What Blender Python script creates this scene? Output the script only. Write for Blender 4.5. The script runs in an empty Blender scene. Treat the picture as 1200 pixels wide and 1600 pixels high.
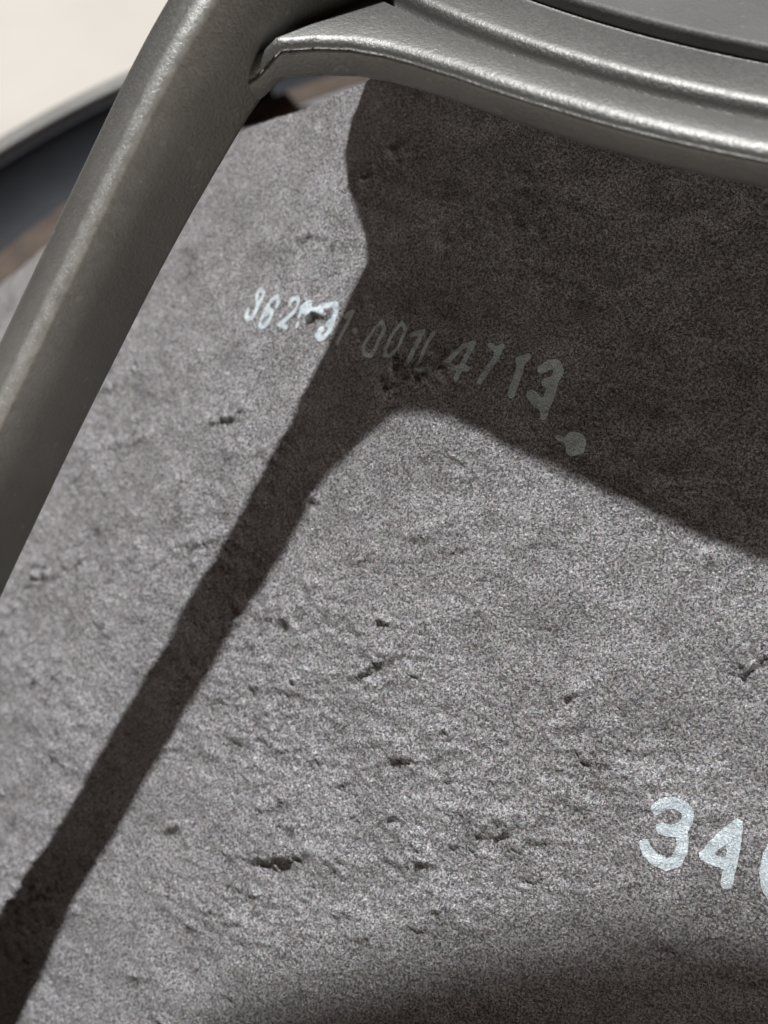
import bpy, math, random
import numpy as np
from mathutils import Vector, Matrix
MM = 0.001
scene = bpy.context.scene
C = scene.collection

# ------------------------------------------------------------------ camera
cam_d = bpy.data.cameras.new('camera')
cam = bpy.data.objects.new('camera', cam_d); C.objects.link(cam)
yaw, pitch, roll = [math.radians(v) for v in (-9.524, 43.725, -3.607)]
fwd = Vector((math.sin(yaw)*math.cos(pitch), math.cos(yaw)*math.cos(pitch), -math.sin(pitch)))
rgt0 = Vector((math.cos(yaw), -math.sin(yaw), 0)); up0 = rgt0.cross(fwd)
rgt = rgt0*math.cos(roll) + up0*math.sin(roll); upv = -rgt0*math.sin(roll) + up0*math.cos(roll)
CAM = Vector((-36.756, -156.355, 141.499))
M = Matrix((rgt, upv, -fwd)).transposed().to_4x4(); M.translation = CAM*MM
cam.matrix_world = M
cam_d.sensor_fit = 'VERTICAL'; cam_d.sensor_height = 24; cam_d.sensor_width = 18
cam_d.lens = 2279.1/1600*24
cam_d.clip_start = 0.005; cam_d.clip_end = 20
cam_d.dof.use_dof = True; cam_d.dof.focus_distance = 0.112; cam_d.dof.aperture_fstop = 27
scene.camera = cam

# ------------------------------------------------------------------ sky and sun
SAZ, SEL = math.radians(115.4), math.radians(78.3)
sdir = Vector((math.cos(SAZ)*math.cos(SEL), math.sin(SAZ)*math.cos(SEL), math.sin(SEL)))
w = bpy.data.worlds.new('World'); scene.world = w; w.use_nodes = True
nt = w.node_tree; nt.nodes.clear()
sky = nt.nodes.new('ShaderNodeTexSky'); sky.sky_type = 'NISHITA'; sky.sun_disc = False
sky.sun_elevation = SEL; sky.sun_rotation = math.pi/2 - SAZ
mul = nt.nodes.new('ShaderNodeMix'); mul.data_type = 'RGBA'; mul.blend_type = 'MULTIPLY'; mul.inputs[0].default_value = 1
mul.inputs[7].default_value = (.36, .165, .08, 1)          # camera white balance of the shade
bg = nt.nodes.new('ShaderNodeBackground'); bg.inputs['Strength'].default_value = 0.05
wo = nt.nodes.new('ShaderNodeOutputWorld')
nt.links.new(sky.outputs[0], mul.inputs[6]); nt.links.new(mul.outputs[2], bg.inputs[0]); nt.links.new(bg.outputs[0], wo.inputs[0])
sd = bpy.data.lights.new('sun', 'SUN'); sd.energy = 4.9; sd.angle = math.radians(1.3); sd.color = (.975, .985, 1.0)
so = bpy.data.objects.new('sun', sd); C.objects.link(so)
so.rotation_euler = sdir.to_track_quat('Z', 'Y').to_euler()
scene.view_settings.view_transform = 'Standard'; scene.view_settings.look = 'None'
scene.view_settings.exposure = 0.28; scene.view_settings.gamma = 1

# ------------------------------------------------------------------ helpers
def add_mesh(name, verts, faces, mat, parent=None, smooth=True, scale=MM):
    me = bpy.data.meshes.new(name)
    v = np.asarray(verts, dtype=np.float32)*scale; f = np.asarray(faces, dtype=np.int32)
    me.vertices.add(len(v)); me.vertices.foreach_set('co', v.ravel())
    k = f.shape[1]
    me.loops.add(f.size); me.loops.foreach_set('vertex_index', f.ravel())
    me.polygons.add(len(f)); me.polygons.foreach_set('loop_start', np.arange(len(f), dtype=np.int32)*k)
    me.polygons.foreach_set('loop_total', np.full(len(f), k, dtype=np.int32))
    if smooth: me.polygons.foreach_set('use_smooth', np.ones(len(f), dtype=bool))
    me.update(); me.validate()
    me.materials.append(mat)
    o = bpy.data.objects.new(name, me); C.objects.link(o)
    if parent: o.parent = parent
    return o
def grid_faces(nu, nv, close_u=False, close_v=False):
    u = np.arange(nu if close_u else nu-1); v = np.arange(nv if close_v else nv-1)
    U, V = np.meshgrid(u, v, indexing='ij'); U2 = (U+1) % nu; V2 = (V+1) % nv
    return np.stack([U*nv+V, U2*nv+V, U2*nv+V2, U*nv+V2], -1).reshape(-1, 4)
def lathe(name, prof, mat, parent=None, n=360, closed=True):
    p = np.array(prof, float); th = np.linspace(0, 2*np.pi, n, endpoint=False)
    v = np.stack([np.outer(np.cos(th), p[:, 0]), np.outer(np.sin(th), p[:, 0]), np.tile(p[:, 1], (n, 1))], -1).reshape(-1, 3)
    return add_mesh(name, v, grid_faces(n, len(p), True, closed), mat, parent)
def rounded(pts, rads, k=5):
    """closed 2-D polygon with its corners rounded"""
    out = []; n = len(pts)
    for i in range(n):
        P, A, B = np.array(pts[i], float), np.array(pts[i-1], float), np.array(pts[(i+1) % n], float); r = rads[i]
        if r <= 0: out.append(P); continue
        a = P+(A-P)/np.linalg.norm(A-P)*r; b = P+(B-P)/np.linalg.norm(B-P)*r
        for t in np.linspace(0, 1, k+1): out.append((1-t)**2*a+2*t*(1-t)*P+t*t*b)
    return np.array(out)

# ------------------------------------------------------------------ materials
class N:
    def __init__(s, name):
        s.m = bpy.data.materials.new(name); s.m.use_nodes = True; s.t = s.m.node_tree
        s.b = s.t.nodes['Principled BSDF']
    def new(s, typ, **kw):
        n = s.t.nodes.new(typ)
        for k, v in kw.items(): setattr(n, k, v)
        return n
    def link(s, a, b): s.t.links.new(a, b)
    def coord(s):
        return s.new('ShaderNodeTexCoord').outputs['Object']
    def scaled(s, vec, sc, rot=(0, 0, 0)):
        m = s.new('ShaderNodeMapping'); s.link(vec, m.inputs[0]); m.inputs['Scale'].default_value = sc; m.inputs['Rotation'].default_value = rot
        return m.outputs[0]
    def noise(s, vec, scale, detail=3, rough=.5, dist=0, out='Fac'):
        n = s.new('ShaderNodeTexNoise'); s.link(vec, n.inputs['Vector']); n.inputs['Scale'].default_value = scale
        n.inputs['Detail'].default_value = detail; n.inputs['Roughness'].default_value = rough; n.inputs['Distortion'].default_value = dist
        return n.outputs[out]
    def math(s, op, a, b=None, c=None):
        n = s.new('ShaderNodeMath', operation=op)
        for i, x in enumerate((a, b, c)):
            if x is None: continue
            if isinstance(x, (int, float)): n.inputs[i].default_value = x
            else: s.link(x, n.inputs[i])
        return n.outputs[0]
    def ramp(s, fac, stops):
        n = s.new('ShaderNodeValToRGB'); s.link(fac, n.inputs[0]); e = n.color_ramp.elements
        while len(e) < len(stops): e.new(.5)
        for q, (pos, col) in zip(e, stops): q.position = pos; q.color = (*col, 1) if len(col) == 3 else col
        return n.outputs[0]
    def mixc(s, fac, a, b, mode='MIX'):
        n = s.new('ShaderNodeMix', data_type='RGBA', blend_type=mode)
        for i, x in ((0, fac), (6, a), (7, b)):
            if isinstance(x, (int, float)): n.inputs[i].default_value = x
            elif isinstance(x, tuple): n.inputs[i].default_value = (*x, 1)
            else: s.link(x, n.inputs[i])
        return n.outputs[2]
    def bump(s, h, dist, strength=1.0, prev=None):
        n = s.new('ShaderNodeBump'); s.link(h, n.inputs['Height']); n.inputs['Distance'].default_value = dist; n.inputs['Strength'].default_value = strength
        if prev is not None: s.link(prev, n.inputs['Normal'])
        return n.outputs[0]

def metal_paint(name, col, rough=.42, metallic=.7, grain=1.0):
    n = N(name); co = n.coord()
    big = n.noise(co, 90, 4, .6); fine = n.noise(co, 3800, 3, .6); mid = n.noise(co, 700, 3, .55)
    c = n.ramp(big, [(.3, tuple(x*.86 for x in col)), (.7, tuple(min(1, x*1.1) for x in col))])
    sp = n.ramp(n.noise(co, 1100, 1, .5), [(.70, (0, 0, 0)), (.76, (1, 1, 1))])
    c = n.mixc(n.math('MULTIPLY', sp, .35), c, tuple(min(1, x*1.7) for x in col))
    wr = n.new('ShaderNodeAttribute', attribute_name='ridge_highlight')        # sun highlight painted into the colour along the arm ridge
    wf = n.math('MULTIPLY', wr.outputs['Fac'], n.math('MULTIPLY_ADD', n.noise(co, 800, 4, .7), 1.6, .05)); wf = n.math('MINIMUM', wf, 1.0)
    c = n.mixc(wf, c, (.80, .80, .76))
    n.link(c, n.b.inputs['Base Color']); n.b.inputs['Metallic'].default_value = metallic
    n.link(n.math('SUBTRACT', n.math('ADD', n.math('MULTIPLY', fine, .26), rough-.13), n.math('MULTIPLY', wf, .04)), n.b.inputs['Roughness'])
    b = n.bump(mid, .00006*grain, .5); b = n.bump(fine, .00008*grain, .8, b)
    n.link(b, n.b.inputs['Normal'])
    return n.m
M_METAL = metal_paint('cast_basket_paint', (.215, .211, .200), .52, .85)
M_MAGNET = metal_paint('dark_magnet', (.105, .10, .095), .6, .15)

def paper_mat():
    n = N('pressed_paper_pulp'); co = n.coord()
    # pulp fibres: thin curved ridges where warped noise crosses its middle value, three layers
    warp = n.noise(co, 500, 2, .5, 0, 'Color')
    fib = None
    for i, (sc, rot, wd) in enumerate([((4200, 1700, 4200), (0, 0, .3), .06), ((1700, 4200, 2600), (.4, 0, -.5), .06), ((3200, 3600, 1500), (0, .7, .9), .05)]):
        v = n.scaled(co, sc, rot)
        a = n.new('ShaderNodeVectorMath', operation='SCALE'); n.link(warp, a.inputs[0]); a.inputs['Scale'].default_value = 1.4
        b = n.new('ShaderNodeVectorMath', operation='ADD'); n.link(v, b.inputs[0]); n.link(a.outputs[0], b.inputs[1])
        f = n.noise(b.outputs[0], 1.0, 2, .55)
        d = n.math('ABSOLUTE', n.math('SUBTRACT', f, .5))
        rdg = n.math('SUBTRACT', 1.0, n.math('MINIMUM', n.math('DIVIDE', d, wd), 1.0))
        fib = rdg if fib is None else n.math('MAXIMUM', fib, rdg)
    grain = n.noise(co, 5000, 2, .65); clump = n.noise(co, 420, 4, .6); patch = n.noise(co, 60, 3, .55)
    base = n.ramp(clump, [(.28, (.27, .252, .254)), (.72, (.42, .388, .386))])
    base = n.mixc(n.math('MULTIPLY', fib, .45), base, (.80, .765, .785))
    base = n.mixc(.66, base, n.ramp(grain, [(.42, (.022, .018, .018)), (.58, (.90, .88, .90))]))
    base = n.mixc(.5, base, n.ramp(patch, [(.3, (.80, .77, .75)), (.7, (1, 1, 1))]), 'MULTIPLY')
    mot = n.noise(co, 230, 4, .62, .6)
    base = n.mixc(.8, base, n.ramp(mot, [(.34, (.60, .585, .58)), (.50, (.86, .86, .86)), (.64, (1, 1, 1))]), 'MULTIPLY')
    tintn = n.noise(co, 4200, 1, .5, 0, 'Color')
    base = n.mixc(.22, base, tintn, 'OVERLAY')
    # printed digits: a per-vertex distance to the stroke, cut with a ragged edge
    at = n.new('ShaderNodeAttribute', attribute_name='ink')
    rag = n.math('MULTIPLY', n.math('SUBTRACT', n.noise(co, 2600, 3, .6), .5), .16)
    m = n.math('ADD', at.outputs['Fac'], rag)
    mask = n.new('ShaderNodeMapRange', interpolation_type='SMOOTHSTEP'); n.link(m, mask.inputs[0])
    mask.inputs[1].default_value = -.02; mask.inputs[2].default_value = .03
    cover = n.math('MULTIPLY', mask.outputs[0], n.ramp(grain, [(.30, (.72,)*3), (.45, (1,)*3)]))
    inkc = n.ramp(n.noise(co, 900, 3, .6), [(.35, (.66, .77, .82)), (.65, (.86, .95, .98))])
    col = n.mixc(n.math('MULTIPLY', cover, .93), base, inkc)
    n.link(col, n.b.inputs['Base Color'])
    n.b.inputs['Roughness'].default_value = .45
    n.b.inputs['Specular IOR Level'].default_value = .8
    n.b.inputs['Sheen Weight'].default_value = .0
    b = n.bump(clump, .0003, .4); keepb = n.math('SUBTRACT', 1.0, n.math('MULTIPLY', mask.outputs[0], .6))     # the ink fills the pulp's pores
    b = n.bump(n.math('MULTIPLY', fib, keepb), .00015, 1.0, b); b = n.bump(n.math('MULTIPLY', grain, keepb), .00024, 1.0, b)
    n.link(b, n.b.inputs['Normal'])
    return n.m
M_PAPER = paper_mat()
def fibre_mat(name, lo, hi):
    n = N(name); co = n.coord()
    n.link(n.ramp(n.noise(co, 900, 2, .5), [(.3, lo), (.7, hi)]), n.b.inputs['Base Color'])
    n.b.inputs['Roughness'].default_value = .38; n.b.inputs['Specular IOR Level'].default_value = .6
    return n.m
M_FIBRE = fibre_mat('pulp_fibre', (.22, .205, .21), (.62, .60, .62))

def simple(name, lo, hi, scale, rough, bumpd=0, bscale=800, spec=.5):
    n = N(name); co = n.coord()
    n.link(n.ramp(n.noise(co, scale, 4, .6), [(.3, lo), (.7, hi)]), n.b.inputs['Base Color'])
    n.b.inputs['Roughness'].default_value = rough; n.b.inputs['Specular IOR Level'].default_value = spec
    if bumpd: n.link(n.bump(n.noise(co, bscale, 4, .6), bumpd, .6), n.b.inputs['Normal'])
    return n.m
M_RUBBER = simple('surround_rubber', (.012, .013, .016), (.018, .019, .023), 120, .7, .0001, 800, .25)
M_GASKET = simple('brown_gasket_board', (.035, .024, .016), (.075, .05, .034), 160, .7, .0003)
M_SPIDER = simple('spider_cloth', (.07, .05, .03), (.11, .08, .05), 300, .85, .0003)
M_SHADE_SLAB = simple('shade_slab_case', (.02, .02, .022), (.028, .028, .03), 60, .45, .0001)
def cloth_mat():
    n = N('woven_cloth'); co = n.coord()
    w1 = n.new('ShaderNodeTexWave', wave_type='BANDS', bands_direction='X'); w2 = n.new('ShaderNodeTexWave', wave_type='BANDS', bands_direction='Y')
    for q in (w1, w2): n.link(co, q.inputs[0]); q.inputs['Scale'].default_value = 260; q.inputs['Distortion'].default_value = .6
    h = n.math('ADD', w1.outputs[1], w2.outputs[1])
    c = n.ramp(n.noise(co, 25, 4, .6), [(.3, (.455, .425, .385)), (.7, (.495, .465, .42))])
    n.link(c, n.b.inputs['Base Color']); n.b.inputs['Roughness'].default_value = .9
    n.b.inputs['Specular IOR Level'].default_value = .1
    n.link(n.bump(h, .0003, .5), n.b.inputs['Normal'])
    return n.m
M_CLOTH = cloth_mat()

# ------------------------------------------------------------------ setting: pale cloth the speaker lies on
g = np.linspace(-1500, 1500, 161); GX, GY = np.meshgrid(g, g, indexing='ij')
GZ = -12 + 2.0*(np.sin(GX/190+.7)*np.sin(GY/260+1.1)-.3)*np.clip((np.hypot(GX, GY)-175)/150, 0, 1)
o = add_mesh('cloth_ground', np.stack([GX, GY, GZ], -1).reshape(-1, 3), grid_faces(161, 161), M_CLOTH)
o['kind'] = 'structure'; o['label'] = 'pale beige woven cloth the loudspeaker lies on'

# ------------------------------------------------------------------ loudspeaker
spk = bpy.data.objects.new('loudspeaker', None); C.objects.link(spk); spk.location = (0, 0, 0)
spk.empty_display_size = .02
spk['label'] = 'face-down loudspeaker with grey metal basket and dark paper cone stamped with pale numbers'
spk['category'] = 'loudspeaker'

# rim ring of the basket, gasket, rubber surround
lathe('basket_rim', rounded([(147, -11), (164.3, -11), (164.3, 6.7), (160.6, 6.7), (160.3, 3.5), (161.4, -9.6), (147, -9.6)], [0, 1, .9, .9, .3, 0, 0]), M_METAL, spk)
a = np.linspace(0, np.pi, 24)
def trough(t, off):
    f = (1-math.cos(t))/2
    return (144.2+off+(16.2-2*off)*f, .3+4.2*f-(7.6-off)*math.sin(t)**1.2)
outer = [trough(t, 0) for t in a]
inner = [trough(t, .6) for t in a[::-1]]
SURR = outer+inner
lathe('surround', SURR, M_RUBBER, spk)
lathe('gasket', rounded([(137.2, -.2), (144.6, -.9), (144.6, .9), (137.4, 1.5)], [.1, .1, .3, .3]), M_GASKET, spk)

# arms
PHI_R = 223.816; MIRR = PHI_R+45
RZ = np.array([(66, 109), (72, 107.6), (78, 104.6), (83, 101.2), (87.5, 97.4), (90.6, 94.4), (93.4, 91.2), (99.9, 83.5), (106.7, 75.4), (109.3, 72.3), (125, 55), (140, 38), (152, 24), (158, 17), (163.5, 9)])
BZ = np.array([(66, 92), (80, 91.2), (84.3, 89.3), (90.4, 82.7), (96.9, 75), (104.7, 65.8), (114.3, 53.8), (122, 44), (135, 28), (146, 15), (153, 7), (163.5, 3.)])
def smooth_interp(T, r):
    f = lambda x: np.interp(x, T[:, 0], T[:, 1])
    return sum(f(r+d) for d in np.linspace(-2.2, 2.2, 9))/9
SECW = np.array([0]*6+[.25, .8, 1, 1, .8, .3]+[0]*19, float)  # weight of the painted highlight around the arm section
def arm_mesh(mirror=False):
    rs = np.linspace(66.5, 163.3, 150); vs = []
    for r in rs:
        zt = smooth_interp(RZ, r); zb = smooth_interp(BZ, r); fl = max(0, (r-113)/44)
        L = -4.6-6*fl**2; R = 9.5*fl**1.35
        fi = min(1, max(0, (97-r)/13)); R0 = R+.8*fi*fi*(3-2*fi)
        sec = rounded([(L, zt-.35), (R-.15, zt), (R+.12+(R0-R)*.75, zt-(zt-zb)*.5), (R+.02+(R0-R), zb), (L+.5, zb), (L+.1, zt-(zt-zb)*.5)], [.8, 1.3, .6, .7, .6, 0], 5)
        if mirror: sec = sec*np.array([-1, 1])
        vs.append(np.c_[np.full(len(sec), r), sec])
    k = len(vs[0]); v = np.concatenate(vs)
    f = grid_faces(len(rs), k, False, True)
    return v, f, k
ARMS = [(PHI_R, False), (2*MIRR-PHI_R, True)]
ARMS = ARMS+[(p_+180, m_) for p_, m_ in ARMS]
for ph, mir in ARMS:
    v, f, k = arm_mesh(mir); P = math.radians(ph)
    e = np.array([math.cos(P), math.sin(P)]); t = np.array([-math.sin(P), math.cos(P)])
    X = v[:, :1]*e+v[:, 1:2]*t
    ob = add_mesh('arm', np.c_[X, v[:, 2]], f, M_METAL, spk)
    wv = np.tile(SECW, len(v)//k); at = ob.data.attributes.new('ridge_highlight', 'FLOAT', 'POINT'); at.data.foreach_set('value', wv.astype(np.float32))

# mounting plate: outline in polar form, wide flange sectors alternate with open ones
OUT = [(206, 64.8), (210.6, 65.2), (212, 66.6), (212.6, 69.4), (213.6, 70.8), (215.8, 72.1), (219.3, 73.2), (221.2, 74.6), (222.1, 76.6), (222.4, 80), (222.8, 83), (223.8, 85.6), (224.2, 85.5), (224.6, 85.1), (224.9, 84.5), (225.2, 83.7), (225.6, 82.9), (226.4, 81.3), (227.8, 79.6), (229.6, 78.5), (231.4, 77.95), (234, 77.5), (240, 77.3), (252, 77.3)]
TH = np.array([a_ for a_, b_ in OUT]); RR = np.array([b_ for a_, b_ in OUT])
def outline(deg):
    d = (np.asarray(deg)-MIRR) % 180; d = np.where(d > 90, 180-d, d)         # mirrored between two arms, two-fold
    return np.interp(MIRR-d, TH, RR)
deg = np.arange(0, 360, .1); R = outline(deg); th = np.radians(deg)
Rs = R
inner_r = 64.2
grv = np.minimum(73.6, Rs-.45); st = (Rs > 75.5)
prof = []
def ring(r, z):            # where the flange runs out along an arm it sinks with the arm
    r = np.broadcast_to(r, Rs.shape); prof.append((r, z-1.12*np.maximum(0, r-83.2)))
ring(40., 90.6); ring(Rs-2.0, 90.6); ring(Rs-.75, 90.75); ring(Rs-.4, 91.2); ring(Rs-.12, 92.6); ring(Rs-.05, 93.1)
for q in np.linspace(0, 1, 6): ring(Rs-.05-1.0*(1-math.cos(q*math.pi/2)), 93.1+.75*math.sin(q*math.pi/2))
g1 = np.minimum(73.9, Rs-1.1)
ring(g1, 93.88); ring(g1-.25, 93.7); ring(g1-.45, 93.25); ring(g1-.75, 93.25); ring(g1-.9, 93.9); ring(g1-1.1, 94.4); ring(g1-1.5, 94.62); ring(g1-2.0, 94.6)
ring(np.minimum(g1-2.2, 68.0), 94.62); ring(np.minimum(g1-2.3, 67.5), 94.2); ring(np.minimum(g1-2.6, 66.6), 94.2); ring(np.minimum(g1-2.7, 66.4), 95.1); ring(40., 95.1)
v = np.stack([np.stack([r_*np.cos(th), r_*np.sin(th), z_], -1) for r_, z_ in prof], 1).reshape(-1, 3)
add_mesh('mounting_plate', v, grid_faces(len(th), len(prof), True, True), M_METAL, spk)
lathe('magnet', rounded([(10, 95.0), (66.9, 94.3), (66.9, 95.45), (55, 95.45), (55, 126), (10, 126)], [0, .1, .5, .8, 2, 0]), M_MAGNET, spk)
lathe('back_plate', rounded([(8, 125.9), (53, 125.9), (53, 132), (8, 132)], [0, .5, 1.2, 0]), M_METAL, spk)
# spider under the plate
sr = np.arange(28, 61.01, .5); sz = 87.0+1.1*np.sin((sr-28)/5.0*2*np.pi)
lathe('spider', [(r_, z_) for r_, z_ in zip(sr, sz)]+[(r_, z_-.4) for r_, z_ in zip(sr[::-1], sz[::-1])], M_SPIDER, spk, 240)
lathe('voice_coil_former', [(28, 70), (28.3, 70), (28.3, 92), (28, 92)], M_GASKET, spk, 96)

# ------------------------------------------------------------------ cone
RC, ZC, RN, ZN = 137.9, .8, 49.156, 100.03
SL = (ZN-ZC)/(RC-RN)                      # rise per mm of radius
EDGE_R = np.array([66.7, 68.7, 71.2, 73.8, 76.3, 80.6, 88.5, 99.7, 109.0, 117.7]); EDGE_T = np.array([214.9, 212.6, 209.6, 205.9, 202.7, 198.8, 192.5, 185.1, 180.6, 176.5])
def zcone(r, deg=None):
    """the cone is steep between the two arms on this side and flattens towards its left and right"""
    lin = ZC+(RC-r)*SL
    if deg is None: return lin
    tb = np.interp(r, EDGE_R, EDGE_T); dg = np.asarray(deg) % 360; dg = np.where(dg < 72, dg+360, dg); dg = np.where(dg > 252, 504-dg, dg)
    b = np.sin(np.clip((tb-dg)/20, 0, 1)*math.pi/2)
    return lin+(ZC+(RC-r)*.5-lin)*b
KS = math.hypot(1, SL)                    # slant mm per mm of radius
RMIN, RMAX = 58.0, 138.6
rng = np.random.default_rng(7)
th_f = np.arange(118, 270.0, .25/100*180/np.pi); th_c = np.arange(270.0, 478.0, 1.0)
THD = np.concatenate([th_f, th_c]); nr = int((RMAX-RMIN)*KS/.26); RG = np.linspace(RMIN, RMAX, nr)
TT, GG = np.meshgrid(THD, RG, indexing='ij'); a_mm = np.radians(TT)*100.; s_mm = GG*KS
def lattice(a, s, wl_a, wl_s, seed):
    """smooth value noise in the unrolled cone surface"""
    r_ = np.random.default_rng(seed); A_, S_ = a/wl_a, s/wl_s
    a0, s0 = int(A_.min())-2, int(S_.min())-2
    L = r_.normal(size=(int(A_.max())-a0+4, int(S_.max())-s0+4))
    x, y = A_-a0, S_-s0; i, j = x.astype(int), y.astype(int); fx, fy = x-i, y-j
    fx = fx*fx*(3-2*fx); fy = fy*fy*(3-2*fy)
    return (L[i, j]*(1-fx)+L[i+1, j]*fx)*(1-fy)+(L[i, j+1]*(1-fx)+L[i+1, j+1]*fx)*fy
def sheared(k):  return a_mm+k*s_mm, s_mm-k*a_mm
H = np.zeros_like(TT)
A1, S1 = sheared(-.38)
for wl_a, wl_s, amp, sd_ in [(16, 11, .18, 1), (7, 4.5, .19, 2), (3.2, 1.9, .085, 3), (1.5, 1.0, .022, 4), (.8, .6, .014, 5)]:
    H += amp*lattice(A1, S1, wl_a, wl_s, sd_)*.7
patchy = np.clip(.62+.33*lattice(A1, S1, 12, 9, 9), 0.15, 1.25)
rid = np.clip(1-np.abs(lattice(A1, S1, 5.5, 2.6, 31)+.35*lattice(A1, S1, 1.6, 1.1, 32))*1.5, 0, 1)**2
rid2 = np.clip(1-np.abs(lattice(A1, S1, 3.0, 1.5, 33)+.35*lattice(A1, S1, .9, .7, 34))*1.4, 0, 1)**2
calm = np.clip((GG-80)/14, .25, 1)       # the pulp is smoother towards the neck
H += calm*np.clip(patchy-.25, 0, 2)*(.26*rid+.15*rid2)
# thin flakes of pulp lifted along their lower edge
for wl, amp, sd_ in ((7.0, .27, 41), (4.0, .18, 44)):
    fl_n = lattice(A1, S1, wl, wl*.55, sd_)+.30*lattice(A1, S1, wl*.3, wl*.22, sd_+1)+.12*lattice(a_mm, s_mm, .6, .5, sd_+2)
    q_ = fl_n*2.2-np.floor(fl_n*2.2)
    H += .75*calm*amp*np.clip(patchy-.25, 0, 1.2)*np.where(q_ > .93, (1-q_)/.07, q_/.93)**1.6
H += patchy*(.05*np.abs(lattice(A1, S1, 2.2, 1.1, 11))+.03*lattice(a_mm, s_mm, .9, .5, 12))
SLAB_UP = 63.5; SLAB_X = -54
# stamped digits as strokes: half width in mm, then (angle in degrees, radius in mm) on the cone
INKS = [
   (0.178, [(216.877, 81.629), (216.662, 81.356), (216.754, 81.053), (217.157, 81.003), (217.384, 81.19), (217.401, 81.492), (217.242, 81.738)]),
   (0.198, [(217.367, 81.59), (217.578, 82.018), (217.636, 82.572), (217.344, 82.897), (216.952, 82.928), (216.821, 82.568)]),
   (0.176, [(219.083, 80.996), (219.036, 80.678), (218.644, 80.544), (218.373, 80.997), (218.337, 81.595), (218.427, 82.241), (218.521, 82.615), (218.854, 82.619), (219.112, 82.282), (219.134, 81.733), (218.982, 81.433), (218.665, 81.529), (218.607, 81.831)]),
   (0.164, [(220.012, 80.426), (219.96, 80.04), (220.314, 79.745), (220.647, 79.909), (220.729, 80.388), (220.489, 81.038), (220.097, 81.738), (220.444, 81.626), (220.745, 81.562)]),
   (0.181, [(221.455, 81.124), (221.339, 80.48), (221.245, 80.01), (221.393, 79.529)]),
   (0.209, [(221.502, 79.511), (221.698, 79.706), (221.627, 80.073)]),
   (0.209, [(222.014, 80.463), (222.117, 80.191), (221.945, 79.765)]),
   (0.161, [(222.045, 79.678), (222.588, 79.48), (223.161, 79.45)]),
   (0.216, [(222.527, 79.292), (223.007, 78.913), (223.571, 78.57), (223.876, 78.959), (223.976, 79.446), (223.696, 79.834)]),
   (0.206, [(224.038, 79.452), (224.199, 79.944), (224.038, 80.526), (223.71, 80.799), (223.33, 80.703), (223.478, 80.231)]),
   (0.157, [(224.772, 78.816), (225.086, 78.352), (225.235, 79.09), (225.235, 79.723), (225.312, 80.322)]),
   (0.185, [(224.802, 78.661), (225.069, 78.395)]),
   (0.221, [(226.048, 79.126), (226.156, 79.09)]),
   (0.154, [(227.643, 77.85), (227.392, 78.303), (227.379, 78.925), (227.369, 79.617), (227.664, 79.926), (228.2, 79.779), (228.261, 79.342), (228.166, 78.705), (228.241, 78.096), (227.681, 77.834)]),
   (0.18, [(229.21, 77.241), (228.998, 77.732), (228.938, 78.295), (228.935, 78.937), (229.235, 79.274), (229.596, 79.18), (229.787, 78.661), (229.777, 77.999), (229.694, 77.436), (229.21, 77.241)]),
   (0.213, [(230.297, 77.546), (230.638, 77.24), (230.943, 77.017), (230.927, 77.646), (230.929, 78.302), (230.896, 79.041)]),
   (0.194, [(231.638, 76.833), (231.601, 77.368), (231.599, 77.956), (231.701, 78.566), (231.803, 78.915), (232.285, 78.842), (232.664, 78.554)]),
   (0.218, [(234.427, 76.359), (233.927, 76.706), (233.603, 77.404), (233.353, 78.015), (233.991, 78.015), (234.812, 77.724)]),
   (0.217, [(234.461, 76.346), (234.42, 77.087), (234.395, 77.856), (234.374, 78.499)]),
   (0.224, [(235.491, 76.06), (235.983, 76.13), (236.293, 75.834)]),
   (0.267, [(236.183, 76.058), (236.187, 76.614), (236.029, 77.168), (236.004, 77.676), (235.938, 78.044)]),
   (0.307, [(237.645, 76.186), (238.165, 75.794)]),
   (0.332, [(237.859, 76.081), (238.038, 76.688), (238.113, 77.393), (238.183, 77.948)]),
   (0.354, [(239.331, 76.124), (239.658, 75.747), (240.154, 75.555), (240.493, 75.862), (240.289, 76.404), (239.882, 76.689)]),
   (0.422, [(240.315, 76.455), (240.438, 77.069), (240.443, 77.665), (240.04, 77.803), (239.396, 77.546)]),
   (0.337, [(240.443, 77.665), (240.619, 78.321)]),
   (0.253, [(240.296, 75.688), (240.538, 76.025), (240.466, 76.465)]),
   (0.625, [(242.779, 78.919), (243.139, 78.888)]),
   (0.458, [(242.982, 79.38), (243.331, 79.176)]),
   (0.5, [(242.858, 79.099), (243.228, 79.093)]),
   (0.209, [(241.906, 79.038), (242.487, 79.106)]),
   (0.42, [(252.679, 95.289), (252.882, 94.935), (253.25, 94.724), (253.658, 94.695), (254.072, 94.93), (254.121, 95.381), (253.969, 95.846), (253.568, 96.11), (253.117, 96.16)]),
   (0.422, [(253.827, 95.897), (254.112, 96.264), (254.205, 96.876), (254.081, 97.51), (253.698, 97.831), (253.171, 97.739), (252.815, 97.523), (252.582, 97.228)]),
   (0.385, [(256.261, 94.866), (255.707, 95.71), (255.208, 96.809), (255.647, 96.889), (256.336, 96.888)]),
   (0.42, [(256.261, 94.866), (256.344, 95.79), (256.372, 96.819), (256.376, 97.857)]),
   (0.35, [(256.048, 95.424), (255.668, 96.012)]),
   (0.438, [(257.993, 95.282), (257.878, 96.0), (257.875, 96.799), (258.099, 97.53), (258.473, 98.043), (258.851, 98.042), (259.096, 97.232), (258.909, 95.813), (258.345, 95.067), (257.993, 95.282)]),
]
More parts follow.
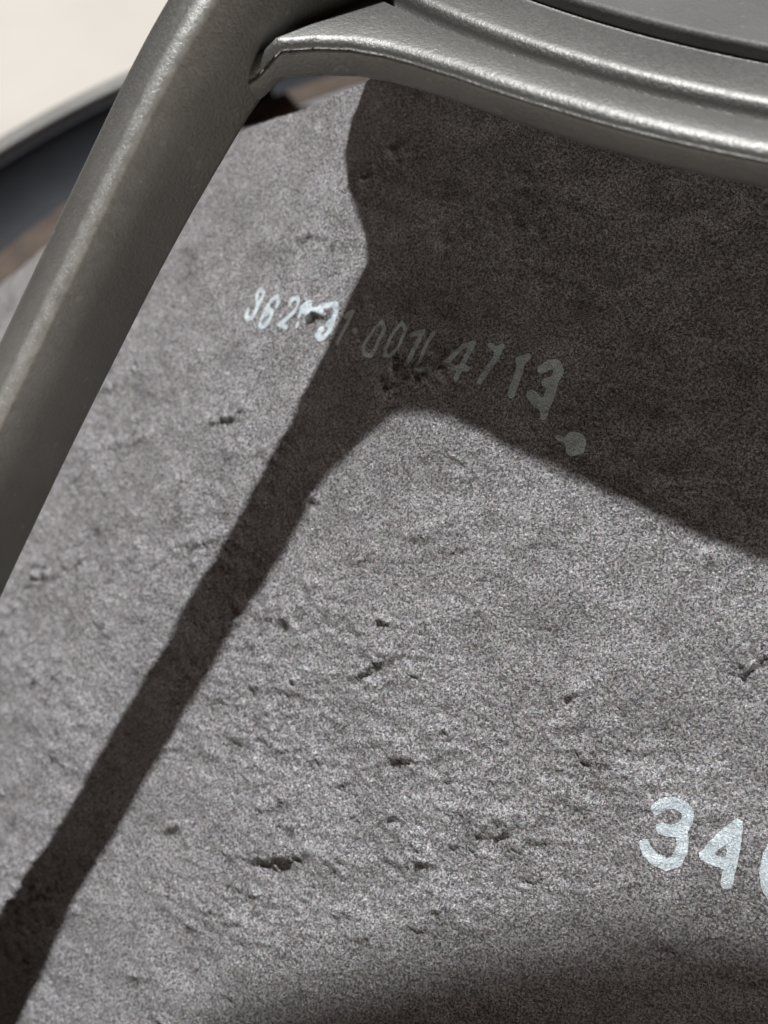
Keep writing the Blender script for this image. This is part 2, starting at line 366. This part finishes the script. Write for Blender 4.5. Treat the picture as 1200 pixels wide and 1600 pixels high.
# torn folds in the pulp: height, width in mm, then (angle, radius)
CREASES = [
   (1.0, 1.3, [(230.76, 81.24), (231.44, 79.94), (232.1, 79.34), (233.09, 78.77), (234.05, 77.95)]),
   (0.55, 1.6, [(220.13, 88.94), (221.19, 87.88), (221.76, 87.06)]),
   (0.3, 1, [(218.89, 89.87), (220.34, 88.75)]),
   (0.55, 1.6, [(228.71, 96.59), (229.85, 96.11), (231.0, 95.46), (231.84, 95.62)]),
   (0.6, 1.8, [(235.98, 96.08), (236.85, 95.23), (237.59, 94.13), (238.11, 93.45)]),
   (0.6, 2.2, [(239.11, 99.92), (239.78, 98.72), (241.14, 97.92), (242.61, 96.98)]),
   (0.7, 2.4, [(235.2, 108.51), (236.63, 107.57), (237.39, 106.57), (238.2, 105.23)]),
   (0.7, 1.8, [(254.12, 87.4), (254.91, 87.44), (255.98, 86.7)]),
   (0.7, 2, [(212.27, 109.75), (213.62, 107.09), (215.53, 104.18)]),
   (0.6, 1.5, [(212.59, 111.81), (213.59, 109.77)]),
   (0.45, 1.2, [(221.26, 99.12), (222.08, 97.97)]),
   (0.55, 1.4, [(222.14, 97.19), (223.66, 95.69), (224.81, 94.25)]),
   (0.6, 1.6, [(217.76, 112.48), (218.36, 111.08), (219.41, 110.11)]),
   (0.5, 1.4, [(245.45, 98.73), (245.97, 99.01), (246.5, 99.46)]),
   (0.6, 1.6, [(242.69, 104.15), (243.22, 103.17), (244.01, 102.51)]),
   (0.5, 1.4, [(219.36, 73.01), (220.73, 71.13), (223.09, 68.88)]),
   (1.0, 1.8, [(224.87, 123.69), (225.7, 122.11), (226.34, 120.29), (226.94, 119.88)]),
   (0.5, 1.6, [(230.49, 110.87), (231.22, 109.96), (232.18, 110.0)]),
   (0.3, 1.0, [(225.06, 90.89), (226.2, 89.94)]),
   (0.35, 1.2, [(215.18, 102.15), (215.84, 100.99)]),
   (0.4, 1.2, [(206.98, 97.95), (208.02, 95.85), (210.26, 92.86)]),
   (0.5, 1.4, [(212.0, 97.26), (213.28, 95.62), (215.75, 93.39)]),
   (0.3, 1.5, [(229.85, 72.85), (230.29, 71.15)]),
   (0.4, 1.2, [(246.81, 91.97), (247.78, 91.85)]),
   (0.25, 1, [(246.77, 81.53), (247.71, 81.06)]),
   (0.3, 1.2, [(251.53, 83.12), (252.42, 82.71)]),
   (0.2, 1.2, [(235.11, 82.34), (237.93, 82.46), (238.81, 82.47)]),
   (0.3, 1.4, [(233.89, 70.72), (234.17, 68.79)]),
   (0.7, 1.2, [(221.11, 80.86), (222.66, 79.93), (223.62, 79.07)]),
   (0.35, 1.1, [(233.24, 90.4), (234.34, 89.39)]),
   (0.35, 1.2, [(236.16, 87.66), (237.74, 86.43)]),
   (0.4, 1.4, [(235.8, 101.1), (236.72, 101.29)]),
   (0.35, 1.5, [(248.59, 94.55), (250.25, 93.69)]),
   (0.3, 1.2, [(243.34, 92.09), (244.28, 91.72)]),
   (0.3, 1.2, [(215.93, 78.77), (218.24, 76.92), (222.67, 75.11)]),
   (0.3, 1.4, [(240.91, 102.11), (241.96, 101.07)]),
   (0.4, 1.6, [(245.98, 108.43), (246.93, 107.46)]),
   (0.3, 1.2, [(236.65, 99.3), (237.65, 99.26)]),
   (0.3, 1.2, [(239.96, 88.49), (241.02, 87.26)]),
   (0.25, 1.2, [(244.05, 88.14), (245.21, 87.31)]),
   (0.3, 1.4, [(228.13, 107.2), (229.34, 105.67)]),
   (0.4, 1.6, [(221.34, 114.6), (222.43, 112.32)]),
   (0.35, 1.2, [(219.66, 104.63), (221.26, 104.68)]),
   (0.3, 1.4, [(241.91, 108.88), (242.9, 107.8)]),
   (0.4, 1.4, [(232.42, 119.87), (233.32, 118.0)]),
   (0.25, 1.0, [(223.28, 89.54), (225.41, 87.33)]),
   (0.3, 1.2, [(254.28, 101.98), (254.98, 101.35)]),
   (0.25, 1.0, [(248.69, 90.5), (249.1, 89.66)]),
]
WOB1 = lattice(a_mm, s_mm, 1.6, 1.6, 21)*.28+lattice(a_mm, s_mm, .7, .7, 22)*.13
WOB2 = lattice(a_mm, s_mm, 1.1, 1.1, 23)*.35+lattice(a_mm, s_mm, .45, .45, 24)*.18
LUMP = lattice(a_mm, s_mm, 1.3, .9, 25)+.6*lattice(a_mm, s_mm, .6, .5, 26)
def seg_field(pts, pad):
    """window of the grid near a polyline (theta deg, r mm); gives along/across coordinates in mm"""
    P = np.array(pts, float); rm = P[:, 1].mean()
    ax, sx = np.radians(P[:, 0])*rm, P[:, 1]*KS
    pd = math.degrees((pad)/rm)
    i0, i1 = np.searchsorted(THD, [P[:, 0].min()-pd, P[:, 0].max()+pd]); j0, j1 = np.searchsorted(RG, [P[:, 1].min()-pad/KS, P[:, 1].max()+pad/KS])
    if i1-i0 < 2 or j1-j0 < 2: return None
    A_, S_ = np.radians(TT[i0:i1, j0:j1])*rm, s_mm[i0:i1, j0:j1]
    best = np.full(A_.shape, 1e9); side = np.zeros_like(A_); along = np.zeros_like(A_); acc = 0
    tot = sum(math.hypot(ax[k+1]-ax[k], sx[k+1]-sx[k]) for k in range(len(ax)-1))
    for k in range(len(ax)-1):
        dx, dy = ax[k+1]-ax[k], sx[k+1]-sx[k]; L2 = dx*dx+dy*dy+1e-9; L = math.sqrt(L2)
        t = ((A_-ax[k])*dx+(S_-sx[k])*dy)/L2; tc = np.clip(t, 0, 1)
        d = np.hypot(A_-ax[k]-tc*dx, S_-sx[k]-tc*dy)
        cr = (dx*(S_-sx[k])-dy*(A_-ax[k]))/L
        m = d < best
        best = np.where(m, d, best); side = np.where(m, cr, side); along = np.where(m, (acc+tc*L)/tot, along); acc += L
    return (slice(i0, i1), slice(j0, j1)), best, side, along, tot
def crease(pts, h, wd):
    """a torn fold of the pulp: rises slowly from above, breaks off sharply below"""
    q = seg_field(pts, wd*4.5)
    if q is None: return
    sl, d, side, al, tot = q
    v = side+WOB1[sl]*min(1, wd)*1.1+WOB2[sl]*.7                # + = outward (down the cone), the broken side
    endd = np.sqrt(np.maximum(d*d-side*side, 0))
    env = np.clip(np.sin(np.pi*np.clip(al*.86+.07, 0, 1)), 0, 1)**.6*np.exp(-(endd/(.6*wd))**2)
    up = np.exp(-np.maximum(-v, 0)/(wd*.75)); lo = -.05*np.exp(-np.maximum(v, 0)/(wd*.8))
    f = np.where(v < 0, up, 0)+np.where(v >= 0, lo, 0)
    tr_ = np.clip((v+.16)/.32, 0, 1); f = up*(1-tr_)+lo*tr_
    H[sl] += h*.92*env*f*np.clip(.85+1.1*WOB2[sl]+.6*WOB1[sl], .25, 1.7)+h*.13*env*np.exp(-(side/(wd*1.6))**2)*LUMP[sl]
for h_, w_, pts in CREASES: crease(pts, h_, w_)
rng = np.random.default_rng(19)
for k in range(760):
    t0 = rng.uniform(150, 264); r0 = rng.uniform(64, 134)
    L = abs(rng.normal(0, 2.0))+.8; an = rng.normal(.25, .5); n_ = 4; pts = []
    x = y = 0.
    for q in range(n_):
        pts.append((t0+math.degrees(x/r0), r0+y/KS)); x += L/n_*math.cos(an); y += -L/n_*math.sin(an); an += rng.normal(0, .45)
    crease(pts, (min(abs(rng.normal(0, .30)), .6)+.10)*np.clip((r0-78)/12, .25, 1), rng.uniform(.45, 1.3))
H[:, :] *= np.clip((RMAX-.3-GG)/3, 0, 1)
# ink
INK = np.full(TT.shape, -1.0)
for k_, (hw, pts) in enumerate(INKS):
    hw *= 1.4 if k_ < 14 else 1.12
    q = seg_field(pts, hw+1.2)
    if q is None: continue
    sl, d, side, al, tot = q
    INK[sl] = np.maximum(INK[sl], np.maximum(hw-d, -1))
nx = SL/KS; nz = 1/KS
PR = GG+H*nx; PZ = zcone(GG, TT)+H*nz; thr = np.radians(TT)
top = np.stack([PR*np.cos(thr), PR*np.sin(thr), PZ], -1).reshape(-1, 3)
f_top = grid_faces(len(THD), nr, True, False)
cone = add_mesh('cone', top, f_top, M_PAPER, spk)
at = cone.data.attributes.new('ink', 'FLOAT', 'POINT'); at.data.foreach_set('value', INK.astype(np.float32).ravel())
# front skin of the cone, 1.2 mm behind, so that the paper has thickness
n2 = 180; t2 = np.linspace(0, 2*np.pi, n2, endpoint=False); rf = np.array([RMIN, RMIN-.8]+list(np.linspace(RMIN+8, RMAX-.9, 12))+[RMAX]); of = np.array([0, -.9]+[-1.3]*12+[0])
TF, RF = np.meshgrid(t2, rf, indexing='ij'); ZF = zcone(RF, np.degrees(TF))+of[None]
v = np.stack([np.cos(TF)*RF, np.sin(TF)*RF, ZF], -1).reshape(-1, 3)
collar = np.stack([np.stack([57.4*np.cos(t2), 57.4*np.sin(t2), zcone(58.0, np.degrees(t2))-1], -1), np.stack([57.4*np.cos(t2), 57.4*np.sin(t2), 0*t2+90.6], -1)], 1).reshape(-1, 3)
add_mesh('neck_collar', collar, grid_faces(n2, 2, True, False), M_SPIDER, spk)
lathe('dust_cap', [(0.01, 62), (20, 66), (28, 72), (28, 71), (20, 65), (0.01, 61)], M_SPIDER, spk, 96)
add_mesh('cone_front', v, grid_faces(n2, 15, True, False), M_PAPER, cone)

# loose pulp fibres lying on the cone
def sampleH(td, rr):
    i = np.interp(td, THD, np.arange(len(THD))); j = (rr-RMIN)/(RMAX-RMIN)*(nr-1)
    i0 = np.clip(i.astype(int), 0, len(THD)-2); j0 = np.clip(j.astype(int), 0, nr-2); fi, fj = i-i0, j-j0
    return (H[i0, j0]*(1-fi)+H[i0+1, j0]*fi)*(1-fj)+(H[i0, j0+1]*(1-fi)+H[i0+1, j0+1]*fi)*fj
def ink_at(td, rr):
    i = np.clip(np.interp(td, THD, np.arange(len(THD))).astype(int), 0, len(THD)-1); j = np.clip(((rr-RMIN)/(RMAX-RMIN)*(nr-1)).astype(int), 0, nr-1)
    return INK[i, j]
NF = 130000; K = 5
t0 = rng.uniform(196, 262, NF); r0 = np.sqrt(rng.uniform(64**2, 128**2, NF))
keep = ink_at(t0, r0) < -.3; t0, r0 = t0[keep], r0[keep]; NF = len(t0)
ang = rng.uniform(0, np.pi, NF); ln = rng.gamma(3, .09, NF)+.10; cur = rng.normal(0, 1.0, NF); wd = rng.uniform(.010, .022, NF); lift = rng.uniform(.01, .05, NF)
V = np.zeros((NF, K, 2, 3))
x = np.zeros(NF); y = np.zeros(NF); aa = ang-cur/2
for k in range(K):
    u = k/(K-1); wk = wd*(1-.6*abs(2*u-1))
    for sd_i, sg_ in ((0, -1), (1, 1)):
        xx = x-sg_*wk*np.sin(aa); yy = y+sg_*wk*np.cos(aa)
        td = t0+np.degrees(xx/r0); rr = r0+yy/KS
        h = sampleH(td, rr)+.006+lift*math.sin(math.pi*u)
        R_ = rr+h*nx; Z_ = zcone(rr, td)+h*nz; tr_ = np.radians(td)
        V[:, k, sd_i] = np.stack([R_*np.cos(tr_), R_*np.sin(tr_), Z_], -1)
    x = x+ln/(K-1)*np.cos(aa); y = y+ln/(K-1)*np.sin(aa); aa = aa+cur/(K-1)
idx = np.arange(NF)[:, None]*(2*K)+np.arange(K-1)[None]*2
F = np.stack([idx, idx+1, idx+3, idx+2], -1).reshape(-1, 4)
fo = add_mesh('pulp_fibres', V.reshape(-1, 3), F, M_FIBRE, cone); fo['kind'] = 'stuff'

# ------------------------------------------------------------------ added handset-shaped slab, out of view, to cast shade: it stands just behind
# the lens and its upper edge shades the near part of the cone
shade_slab = bpy.data.objects.new('added_shade_slab', None); C.objects.link(shade_slab)
shade_slab['label'] = 'dark handset-shaped slab, added out of view to shade the near edge of the cone'; shade_slab['category'] = 'added_shade_slab'
PW, PH, PT = 84., 150., 8.
zz = -fwd; xx = Vector((1, 0, 0)); xx = (xx-zz*xx.dot(zz)).normalized(); xx.rotate(Matrix.Rotation(math.radians(-16), 3, zz)); yy = zz.cross(xx)
Mx = Matrix((xx, yy, zz)).transposed().to_4x4(); Mx.translation = (CAM+zz*7.5+yy*SLAB_UP+xx*SLAB_X)*MM
shade_slab.matrix_world = Mx
def slab(w_, h_, rad, z0, z1, name, mat):
    pts = rounded([(-w_/2, -h_/2), (w_/2, -h_/2), (w_/2, h_/2), (-w_/2, h_/2)], [rad]*4, 8); n_ = len(pts); rows = []
    for ins, z_ in ((2, z0), (.5, z0+.5), (0, z0+1.5), (0, z1-1.5), (.5, z1-.5), (2, z1)):
        c_ = pts*np.array([(w_/2-ins)/(w_/2), (h_/2-ins)/(h_/2)]); rows.append(np.c_[c_, np.full(n_, z_)])
    v_ = np.concatenate(rows); me = bpy.data.meshes.new(name)
    fs = [tuple(f_) for f_ in grid_faces(6, n_, False, True)]+[tuple(range(n_))[::-1], tuple(range(5*n_, 6*n_))]
    me.from_pydata([tuple(q*MM) for q in v_], [], fs); me.materials.append(mat)
    ob = bpy.data.objects.new(name, me); C.objects.link(ob); ob.parent = shade_slab; return ob
slab(PW, PH, 9, -PT/2, PT/2, 'body', M_SHADE_SLAB)
slab(PW-4, PH-4, 7.5, PT/2-1.2, PT/2+.25, 'shade_slab_face', simple('shade_slab_glass', (.006, .006, .007), (.009, .009, .01), 40, .08))
lensm = simple('shade_slab_lens_glass', (.004, .004, .006), (.008, .008, .012), 60, .06)
for lx, ly in ((PW/2-13, -PH/2+14), (PW/2-13, -PH/2+34)):
    rg_ = lathe('shade_slab_lens', [(0.01, -PT/2-.9), (6.2, -PT/2-.9), (7, -PT/2-.3), (7, -PT/2+.6), (0.01, -PT/2+.6)], lensm, shade_slab, 48)
    rg_.location = (lx*MM, ly*MM, 0)
